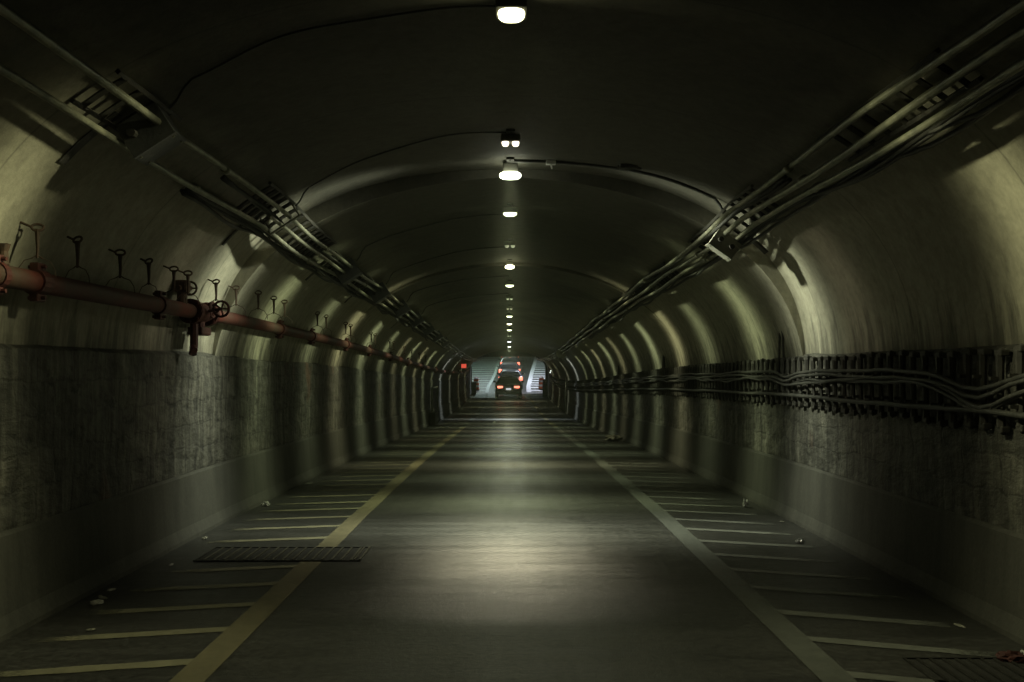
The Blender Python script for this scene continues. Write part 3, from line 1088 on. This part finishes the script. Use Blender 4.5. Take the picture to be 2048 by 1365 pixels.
for i, (px, py) in enumerate(hx):
    x0 = 2.58
    d = 1820 * x0 / (1018 - px)
    o = proto if i == 0 else copy_tree(proto)
    o.location = (-2.60 if d < 8.8 else -2.53, d, PZ + g(d) + .29)
    o.rotation_euler = (0, 0, R(random.uniform(-25, 25)))
    lab = hl[i] if i < len(hl) else 'small far pipe hanger number unknown'
    if i >= len(hl):
        lab = 'tiny far pipe hanger above the distant stretch of the fire pipe'
    tag(o, lab, 'hanger', 'iron hangers above the fire pipe')

# ------------------------------------------------------------------ right wall: cable rack, cables, wire loops
rack = empty('cable_rack', (2.76, 6, 1.3))
tag(rack, 'row of upright iron cable holders on the right wall', 'cable rack')
def rung_bm():
    bm = bmesh.new()
    pts = [(.0, 0, -.24), (-.02, 0, -.20), (-.022, 0, 0), (-.02, 0, .20), (.0, 0, .235)]
    for i in range(len(pts) - 1):
        pass
    add_tube(bm, pts, [.018, .024, .018, .024, .018], 6)
    add_box(bm, (-.05, 0, -.10), (.06, .025, .02))
    add_box(bm, (-.05, 0, .07), (.06, .025, .02))
    add_box(bm, (-.01, 0, .215), (.05, .085, .035), bev=.006)
    add_box(bm, (-.01, 0, -.215), (.05, .075, .035), bev=.006)
    return bm
r0 = link_mesh('holder', rung_bm(), M['rack'], rack)
ds = []
d = 4.9
while d < 60:
    ds.append(d)
    d += .185 if d < 24 else .4
for i, d in enumerate(ds[:98]):
    o = r0 if i == 0 else r0.copy()
    if i:
        COL.objects.link(o)
        o.parent = rack
    o.location = Vector((2.775, d + random.uniform(-.015, .015), 1.345 + g(d) + random.uniform(-.012, .012))) - rack.location
    o.rotation_euler = (R(random.uniform(-2, 2)), 0, R(random.uniform(-10, 10)))
bm = bmesh.new()
for d in ds[98:]:
    add_box(bm, Vector((2.765, d, 1.345 + g(d))) - rack.location, (.05, .05, .46))
tag(link_mesh('far_holders', bm, M['rack'], rack), kind='stuff')

def wall_cable(z0, r, label, seed, amp, sag=.0, xo=2.705, d0=3, d1=62):
    rnd = random.Random(seed)
    ph = [rnd.uniform(0, 6) for _ in range(4)]
    pts = []
    for d in drange(d0, d1, .16):
        z = z0 + g(d) + amp * (math.sin(d * 1.9 + ph[0]) + .6 * math.sin(d * 4.3 + ph[1]) + .35 * math.sin(d * 9.1 + ph[2]))
        z -= sag * max(0, math.exp(-((d - 5.25) / .35) ** 2))
        z += sag * .45 * math.exp(-((d - 8.9) / .3) ** 2) * -1
        x = xo + .012 * math.sin(d * 2.7 + ph[3])
        pts.append(Vector((x, d, z)))
    root = pts[0].copy()
    bm = bmesh.new()
    add_tube(bm, [p - root for p in pts], r, 7)
    o = link_mesh('wall_cable', bm, M['cable'], None, True)
    o.location = root
    tag(o, label, 'cable', 'cables along the right wall')
wall_cable(1.445, .015, 'topmost cable sagging along the right wall rack', 1, .008, .10)
wall_cable(1.405, .014, 'wavy second cable just under the topmost one on the right wall', 2, .009, .11, 2.695)
wall_cable(1.375, .014, 'kinked third cable of the upper right wall bundle', 3, .012, .13, 2.71)
wall_cable(1.36, .013, 'thin lowest cable of the upper right wall bundle', 4, .015, .12, 2.70)
wall_cable(1.215, .018, 'straight single cable low on the right wall rack', 5, .004, .0, 2.70)

def wire_loop(d, h, zb, label, r=.008, w=.05):
    root = empty('wire_loop', (2.77, d, zb + g(d)))
    bm = bmesh.new()
    pts = []
    for t in [i / 20 for i in range(21)]:
        a = t * PI
        pts.append((0, -w * math.cos(a) * (1.0 if True else 1), h * min(1, math.sin(a) * 1.02) if 0 < t < 1 else 0))
    pts = [(0, -w, 0), (-.0, -w * .8, h * .35), (-.03, -w * .45, h * .8), (-.05, -w * .15, h * .98), (-.055, 0, h), (-.05, w * .15, h * .98), (-.03, w * .45, h * .8), (0, w * .8, h * .35), (0, w, 0)]
    def fit(p):
        z = zb + p[2] + .0
        zz = max(0, z - EYE)
        xs = W * (1 - min(1, zz / H) ** NP) ** (1 / NP)
        return Vector((min(2.775, xs - .012) - 2.77 - .005, p[1], p[2]))
    add_tube(bm, [fit(p) for p in pts], r, 6)
    link_mesh('wire', bm, M['rack'], root, True)
    bm = bmesh.new()
    f = fit((0, 0, h))
    add_box(bm, f, (.02, .03, .03))
    link_mesh('peg', bm, M['darksteel'], root)
    tag(root, label, 'wire', 'wire loops on the right wall')
wire_loop(9.25, .62, 1.42, 'tall thin wire loop hung on the brightest patch of the right wall', .012, .085)
wire_loop(16.3, .5, 1.42, 'smaller wire loop farther along the right wall', .014, .11)
wire_loop(23.0, .5, 1.42, 'far wire loop on the right wall', .016, .14)

# far fixtures
bm = bmesh.new()
add_tube(bm, [(0, 0, 0), (0, 0, 1.75)], .03, 8)
o = link_mesh('riser_pipe', bm, M['conduit'], None, True)
o.location = (2.66, 42.5, g(42.5))
tag(o, 'thin upright pipe on the far right wall', 'pipe')
bm = bmesh.new()
for s in (0, 1):
    add_box(bm, (0, s * .8, s * -.1), (.05, .12, .07), bev=.01)
o = link_mesh('wall_reflector', bm, M['reflector'])
o.location = (2.64, 57.5, 1.44)
tag(o, 'pair of tiny reflectors with a painted-in glow on the far right wall', 'wall reflector')

rp = empty('standpipe', (-2.66, 31.5, g(31.5)))
tag(rp, 'pale upside-down U pipe standing on a concrete block by the left wall', 'pipe')
bm = bmesh.new()
add_tube(bm, [(0, 0, .45), (.0, 0, 1.22), (0, .08, 1.30), (0, 2.4, 1.28), (0, 2.5, 1.2), (0, 2.55, .40)], .030, 8)
link_mesh('pipe_run', bm, M['conduit'], rp, True)
bm = bmesh.new()
add_box(bm, (0.02, .3, .21), (.22, 1.1, .44), bev=.015)
link_mesh('block', bm, M['skirt'], rp)

# lit red sign near the portal
sg = empty('exit_sign', (-2.28, 46.0, EYE + .13))
tag(sg, 'small glowing red sign on the left wall before the portal', 'sign')
bm = bmesh.new()
add_box(bm, (0, .02, 0.11), (.29, .06, .24), bev=.01)
link_mesh('case', bm, M['darksteel'], sg)
bm = bmesh.new()
add_box(bm, (0, -.015, 0.11), (.25, .012, .20), bev=.004)
link_mesh('lit_face', bm, M['sign'], sg)
bm = bmesh.new()
add_box(bm, (-.22, .02, .11), (.14, .03, .03))
link_mesh('arm', bm, M['darksteel'], sg)

# cabinets and a post right at the portal
def cabinet(x, d, w, dp, h, label, m='darksteel'):
    root = empty('cabinet', (x, d, g(d)))
    bm = bmesh.new(); add_box(bm, (0, 0, h / 2), (w, dp, h), bev=.02); link_mesh('case', bm, M[m], root)
    bm = bmesh.new(); add_box(bm, (0, -dp / 2 - .012, h / 2), (w * .86, .02, h * .9), bev=.01); link_mesh('door', bm, M['box'], root)
    bm = bmesh.new(); add_box(bm, (w * .3, -dp / 2 - .035, h * .55), (.03, .03, .12)); link_mesh('handle', bm, M['conduit'], root)
    tag(root, label, 'cabinet')
cabinet(-2.50, 64.6, .34, .4, .85, 'low dark cabinet at the left foot of the portal')
cabinet(2.50, 63.0, .36, .5, 1.15, 'dark cabinet at the right foot of the portal')
bm = bmesh.new()
add_tube(bm, [(0, 0, 0), (0, 0, 1.75)], .045, 8)
add_box(bm, (0, 0, .02), (.2, .2, .04))
o = link_mesh('post', bm, M['conduit'])
o.location = (-2.78, 67.4, g(67.4))
tag(o, 'slim upright post just outside the left side of the portal', 'post')

# ------------------------------------------------------------------ striped barrels in the portal mouth
def barrel(x, d, label):
    root = empty('traffic_barrel', (x, d, g(d)))
    root.rotation_euler = (slope(d), 0, 0)
    def cyl(z0, z1, r0, r1, m, nm):
        bm = bmesh.new()
        add_tube(bm, [(0, 0, z0), (0, 0, z1)], [r0, r1], 20)
        link_mesh(nm, bm, M[m], root, False)
    cyl(0, .07, .27, .27, 'rubber', 'base')
    zs = [.07, .25, .40, .56, .70, .84, .92]
    for i in range(6):
        ra, rb = .24 - .012 * i, .24 - .012 * (i + 1)
        cyl(zs[i], zs[i + 1], ra, rb, 'orange' if i % 2 == 0 else 'whiteband', 'body_ring' if i % 2 == 0 else 'reflective_band')
    bm = bmesh.new(); add_tube(bm, [(-.08, 0, .92), (-.08, 0, .98), (.08, 0, .98), (.08, 0, .92)], .018, 6)
    link_mesh('handle', bm, M['orange'], root)
    tag(root, label, 'traffic barrel', 'striped barrels at the portal')
barrel(-2.42, 67.2, 'orange and white striped barrel at the left of the portal')
barrel(2.42, 67.8, 'orange and white striped barrel at the right of the portal')

# ------------------------------------------------------------------ drain grates
def grate(x0, x1, d0, d1, label, n=17):
    root = empty('drain_grate', ((x0 + x1) / 2, (d0 + d1) / 2, 0))
    w, l = x1 - x0, d1 - d0
    bm = bmesh.new()
    add_box(bm, (0, 0, .003), (w, l, .002))  # flat sheet on the road, shade of the drain opening put into its colour
    link_mesh('pit_shade', bm, M['pit_shade'], root)
    bm = bmesh.new()
    for s in (-1, 1):
        add_box(bm, (0, s * (l / 2 - .006), .007), (w, .012, .008))
        add_box(bm, (s * (w / 2 - .006), 0, .0065), (.012, l - .03, .008))
    link_mesh('rim', bm, M['grate'], root)
    bm = bmesh.new()
    for k in range(1, n):
        add_box(bm, (-w / 2 + w * k / n, 0, .008), (.016, l - .05, .010))
    link_mesh('bars', bm, M['gratebright'] if n > 12 else M['grate'], root)
    bm = bmesh.new()
    add_box(bm, (w / 2 - .05, 0, .0095), (.012, l - .05, .012))
    add_box(bm, (w / 2 - .005, 0, .0125), (.012, l, .014))
    link_mesh('edge_bar', bm, M['gratebright'], root)
    tag(root, label, 'drain grate', 'drain grates in the road')
grate(-2.40, -1.13, GR0 + .02, GR1 - .02, 'wide iron drain grate cutting across the yellow line on the left')
grate(1.98, 2.62, 4.15, 4.62, 'drain grate by the right skirting in the bottom right corner', 10)

# ------------------------------------------------------------------ litter
def crumple(name, x, d, size, mat, label, cat='litter', flat=.5, seed=0):
    rnd = random.Random(seed)
    bm = bmesh.new()
    bmesh.ops.create_icosphere(bm, subdivisions=3, radius=1)
    for v in bm.verts:
        k = 1 + .35 * math.sin(v.co.x * 5 + seed) * math.cos(v.co.y * 6 + seed * 2) + rnd.uniform(-.22, .16)
        v.co = Vector((v.co.x * k * size[0] / 2, v.co.y * k * size[1] / 2, max(-.35, v.co.z) * k * size[2] / 1.35))
    zm = min(v.co.z for v in bm.verts)
    for v in bm.verts: v.co.z -= zm
    o = link_mesh(name, bm, M[mat])
    o.location = (x, d, g(d) + .004)
    o.rotation_euler = (0, 0, rnd.uniform(0, 3))
    tag(o, label, cat, 'litter on the road')
def at(px, py):
    """floor point under a pixel, used only to survey the photograph"""
    d = 1820 * EYE / (py - 742)
    for _ in range(30):
        d = 1820 * (EYE - g(d)) / (py - 742)
    return (px - 1018) * d / 1820, d
LIT = [('plastic_bag', (1225, 881), (.55, .42, .14), 'bag', 'crumpled pale plastic bag lying by the far right skirting', 1),
       ('paper_cup', (1489, 1014), (.085, .075, .085), 'litter', 'small white crumpled cup on the right hatching', 2),
       ('foil_scrap', (1597, 1084), (.12, .06, .035), 'can', 'shiny foil scrap by the right skirting', 3),
       ('paper_scrap', (519, 1011), (.11, .08, .05), 'litter', 'white paper scrap against the left skirting beyond the grate', 4),
       ('paper_scrap', (203, 1205), (.09, .05, .03), 'litter', 'brightest paper scrap of the little heap at lower left', 5),
       ('paper_scrap', (215, 1194), (.075, .03, .015), 'litter', 'flat paper strip lying above the brightest scrap at lower left', 6),
       ('paper_scrap', (214, 1178), (.07, .035, .015), 'litter', 'upper paper scrap of the little heap at lower left', 7),
       ('paper_scrap', (187, 1190), (.06, .03, .012), 'bag', 'dull paper scrap left of the little heap', 8),
       ('paper_scrap', (349, 1128), (.06, .03, .012), 'litter', 'tiny pale scrap below the grate at left', 9),
       ('paper_scrap', (396, 1076), (.10, .05, .02), 'bag', 'dusty scrap against the left skirting beside the grate', 10),
       ('paper_scrap', (596, 967), (.14, .05, .012), 'bag', 'flat dusty scrap at the left skirting farther off', 11),
       ('leaf_litter', (192, 1256), (.06, .03, .01), 'bag', 'tiny scrap between two yellow hatch bars at lower left', 12),
       ('paper_scrap', (1575, 1043), (.07, .03, .01), 'bag', 'tiny flat scrap at the foot of the right skirting', 13),
       ('paper_scrap', (989, 846), (.12, .10, .05), 'litter', 'tiny white scrap in the middle of the far lane', 14),
       ('paper_scrap', (1006, 853), (.25, .10, .02), 'bag', 'flat pale scrap in the far lane', 15),
       ('paper_scrap', (1912, 1250), (.09, .04, .012), 'bag', 'dull scrap by the right skirting above the corner grate', 16),
       ('cloth_rag', (2015, 1318), (.16, .10, .05), 'redlitter', 'dark red rag against the skirting in the bottom right corner', 17),
       ('paper_scrap', (2046, 1308), (.07, .04, .03), 'litter', 'white paper beside the dark red rag in the corner', 18)]
for nm, (px, py), size, mt, lab, sd in LIT:
    x, d = at(px, py)
    x = max(-2.62, min(2.62, x))
    size = tuple(q * .8 for q in size)
    crumple(nm, x, d, size, mt, lab, 'bag' if 'bag' in nm else ('rag' if 'rag' in nm else 'litter'), seed=sd)

# ------------------------------------------------------------------ cars queueing up the ramp
def make_car(name, d, x, paint, label, w=1.8, h=1.45, L=4.5, van=False, lamp_sep=1.42, lamp_z=.85, lamp_size=(.30, .12), third=True, cat='car', steer=0):
    root = empty(name, (x, d, g(d)))
    root.rotation_euler = (slope(d + L / 2), 0, R(steer))
    k = h / 1.45
    if van:
        side = [(.02, .34), (0, .6), (.03, 1.0 * k), (.16, 1.38 * k), (.5, 1.44 * k), (L * .62, 1.45 * k), (L * .80, 1.02 * k), (L * .97, .86 * k), (L, .6), (L - .02, .3)]
        belt = 1.0 * k
    else:
        side = [(.03, .32), (0, .58), (.05, .86 * k), (.14, .96 * k), (.55, 1.00 * k), (1.05, 1.38 * k), (1.5, 1.45 * k), (2.4, 1.42 * k), (3.15, 1.00 * k), (4.15, .84 * k), (L, .62), (L - .02, .3)]
        belt = .98 * k
    bm = bmesh.new()
    hw = w / 2
    def half(z, y):
        f = 1.0
        if z > belt: f -= .36 * (z - belt) / (h - belt + .001) * (.55 if van else 1)
        if z < .4: f -= .05
        if y < .12: f -= .05
        if y > L - .4: f -= .08
        return hw * f
    Ls, Rs, Lm, Rm = [], [], [], []
    for (y, z) in side:
        q = half(z, y)
        Ls.append(bm.verts.new((-q, y, z))); Rs.append(bm.verts.new((q, y, z)))
        bow = .05 if y < .3 else 0
        Lm.append(bm.verts.new((-q * .55, y - bow, z + (.025 if z > belt else 0)))); Rm.append(bm.verts.new((q * .55, y - bow, z + (.025 if z > belt else 0))))
    n = len(side)
    for i in range(n):
        j = (i + 1) % n
        bm.faces.new((Ls[i], Ls[j], Lm[j], Lm[i]))
        bm.faces.new((Lm[i], Lm[j], Rm[j], Rm[i]))
        bm.faces.new((Rm[i], Rm[j], Rs[j], Rs[i]))
    bm.faces.new(Ls[::-1]); bm.faces.new(Rs)
    body = link_mesh('body', bm, paint, root)
    bv = body.modifiers.new('bevel', 'BEVEL'); bv.width = .035; bv.segments = 2; bv.limit_method = 'ANGLE'; bv.angle_limit = R(25)
    # rear window
    i0, i1 = (2, 3) if van else (4, 5)
    (ya, za), (yb, zb) = side[i0], side[i1]
    bm = bmesh.new()
    p = []
    for (t, f) in ((.12, .74), (.88, .70)):
        y = ya + (yb - ya) * t; z = za + (zb - za) * t
        nrm = Vector((0, -(zb - za), (yb - ya))).normalized() * .035
        q = half(z, y) * f / .8
        q = min(q, half(z, y) * .86)
        p.append([bm.verts.new((-q, y - .055 * (1 if van else .4) + nrm.y, z + abs(nrm.z) + .01)), bm.verts.new((q, y - .055 * (1 if van else .4) + nrm.y, z + abs(nrm.z) + .01))])
    bm.faces.new((p[0][0], p[0][1], p[1][1], p[1][0]))
    rw = link_mesh('rear_window', bm, M['glass'], root)
    so = rw.modifiers.new('solid', 'SOLIDIFY'); so.thickness = .02
    # side windows
    for s in (-1, 1):
        bm = bmesh.new()
        if van: poly = [(.5, belt + .03), (.45, h * .93), (L * .60, h * .93), (L * .74, belt + .03)]
        else: poly = [(.95, belt + .03), (1.25, h * .92), (2.35, h * .92), (2.95, belt + .03)]
        vs = [bm.verts.new((s * (half(z, y) + .004), y, z)) for y, z in poly]
        bm.faces.new(vs)
        sw = link_mesh('side_window', bm, M['glass'], root)
        so = sw.modifiers.new('solid', 'SOLIDIFY'); so.thickness = .012
    # windscreen
    bm = bmesh.new()
    (ya, za), (yb, zb) = (side[5], side[6]) if van else (side[7], side[8])
    vs = []
    for (t, sgn) in ((.1, -1), (.1, 1), (.9, 1), (.9, -1)):
        y = ya + (yb - ya) * t; z = za + (zb - za) * t
        vs.append(bm.verts.new((sgn * half(z, y) * .9, y + .03, z + .04)))
    bm.faces.new(vs)
    link_mesh('windscreen', bm, M['glass'], root)
    # tail lamps
    for s in (-1, 1):
        bm = bmesh.new()
        if van:
            add_box(bm, (s * lamp_sep / 2, -.025, lamp_z), (lamp_size[0], .06, lamp_size[1]), bev=.02)
        else:
            add_box(bm, (s * lamp_sep / 2, .005, lamp_z), (lamp_size[0], .09, lamp_size[1]), bev=.03)
            add_box(bm, (s * (lamp_sep / 2 + .04), -.012, lamp_z - lamp_size[1] * .35), (lamp_size[0] * .6, .07, lamp_size[1] * .5), bev=.02)
        link_mesh('tail_lamp', bm, M['tail'], root)
    if third:
        bm = bmesh.new()
        y3, z3 = (side[3][0] - .03, side[3][1] + .02) if van else (side[5][0] - .05, side[5][1] - .02)
        add_box(bm, (0, y3, z3), (.22, .03, .025))
        link_mesh('high_brake_lamp', bm, M['tail'] if third == 'lit' else M['reddark'], root)
    bm = bmesh.new(); add_box(bm, (0, -.065, .42), (w * .93, .16, .20), bev=.05); link_mesh('bumper', bm, paint, root)
    pl_ = empty('plate_holder')
    bpy.data.objects.remove(pl_)
    bm = bmesh.new(); add_box(bm, (0, -.07 if not van else -.07, .70), (.34, .02, .12), bev=.005); link_mesh('number_plate', bm, M['plateglow'], root)
    for s in (-1, 1):
        bm = bmesh.new()
        add_box(bm, (s * (hw + .07), L * .62, belt + .06), (.16, .10, .12), bev=.02)
        link_mesh('mirror', bm, paint, root)
    wr = .33
    for (sx, wy) in ((-1, .85), (1, .85), (-1, L - .85), (1, L - .85)):
        wheel = empty('wheel', (sx * (hw - .12), wy, wr))
        wheel.parent = root
        bm = bmesh.new()
        add_tube(bm, [(-.11, 0, 0), (-.09, 0, 0), (.09, 0, 0), (.11, 0, 0)], [wr * .88, wr, wr, wr * .88], 24)
        link_mesh('tyre', bm, M['rubber'], wheel)
        bm = bmesh.new()
        add_tube(bm, [(sx * .1, 0, 0), (sx * .118, 0, 0)], [wr * .62, wr * .58], 18)
        link_mesh('rim', bm, M['rim'], wheel)
    tag(root, label, cat, 'cars queueing from the portal up the ramp')
    return root
P1 = car_paint('black car paint', (.012, .012, .013))
P2 = car_paint('dark grey car paint', (.03, .031, .034))
P3 = car_paint('dark blue car paint', (.012, .016, .03))
P4 = car_paint('charcoal car paint', (.04, .04, .042))
P5 = car_paint('silver car paint', (.30, .31, .33))
make_car('car', 60.0, -.03, P1, 'nearest dark saloon with wide orange-red tail lamps filling the lane', 1.8, 1.42, 4.4, False, 1.10, .83, (.36, .13), False)
make_car('car', 67.0, .12, P3, 'second dark car, tail lamps just above the roof of the nearest saloon', 1.82, 1.40, 4.5, False, 1.54, .90, (.24, .24), 'unlit')
make_car('car', 73.8, .05, P2, 'third dark car in the middle of the queue', 1.84, 1.40, 4.5, False, 1.50, .88, (.24, .26), 'unlit')
make_car('car', 80.7, .10, P1, 'fourth car, its small red lamps peeping over the roof of the third car', 1.84, 1.40, 4.5, False, 1.48, .88, (.24, .22), 'lit')
make_car('car', 87.8, .12, P4, 'farthest visible car at the top of the queue with broad pink tail lamps', 1.85, 1.5, 4.6, False, 1.25, .88, (.44, .18), False)

# ------------------------------------------------------------------ street lamps over the ramp (hidden above the portal)
def street_lamp(x, d, col, power, label):
    z = g(d)
    s = -1 if x > 0 else 1
    root = empty('street_lamp', (x, d, z))
    bm = bmesh.new()
    add_tube(bm, [(0, 0, 0), (0, 0, 4), (0, 0, 8.6)], [.11, .085, .06], 12)
    add_box(bm, (0, 0, .15), (.32, .32, .3), bev=.03)
    link_mesh('pole', bm, M['darksteel'], root)
    bm = bmesh.new()
    add_tube(bm, [(0, 0, 8.5), (s * .8, 0, 9.1), (s * 2.2, 0, 9.3)], .045, 8)
    link_mesh('arm', bm, M['darksteel'], root)
    bm = bmesh.new()
    add_box(bm, (s * 2.5, 0, 9.28), (.75, .32, .14), bev=.04)
    link_mesh('head', bm, M['box'], root)
    bm = bmesh.new()
    add_box(bm, (s * 2.5, 0, 9.195), (.5, .22, .03), bev=.008)
    link_mesh('lens', bm, mat_emit('street lamp lens', col, 30), root)
    L = bpy.data.lights.new('lamp_light', 'SPOT')
    L.energy = power * .4; L.color = col; L.spot_size = R(140); L.spot_blend = .6; L.shadow_soft_size = .15
    lo = bpy.data.objects.new('lamp_light', L)
    COL.objects.link(lo); lo.parent = root; lo.location = (s * 2.5, 0, 9.12)
    tag(root, label, 'street lamp', 'street lamps over the ramp')
street_lamp(4.6, 72, (.82, .86, 1.0), 14500, 'street lamp on the right above the ramp')
street_lamp(-4.4, 82, (.70, .92, .84), 7500, 'street lamp on the left above the ramp')

# ------------------------------------------------------------------ thin haze added to lift the blacks and halo the lamps
bm = bmesh.new()
add_box(bm, (0, 92, 8.0), (124, 230, 22.0))
hm = bpy.data.materials.new('added haze'); hm.use_nodes = True
hn, hl_ = hm.node_tree.nodes, hm.node_tree.links
hn.remove(hn['Principled BSDF'])
pv = hn.new('ShaderNodeVolumePrincipled')
pv.inputs['Color'].default_value = (.80, .92, .68, 1)
pv.inputs['Density'].default_value = 0.0010
pv.inputs['Anisotropy'].default_value = 0.3
hl_.new(pv.outputs[0], hn['Material Output'].inputs['Volume'])
tag(link_mesh('haze', bm, hm), kind='stuff')
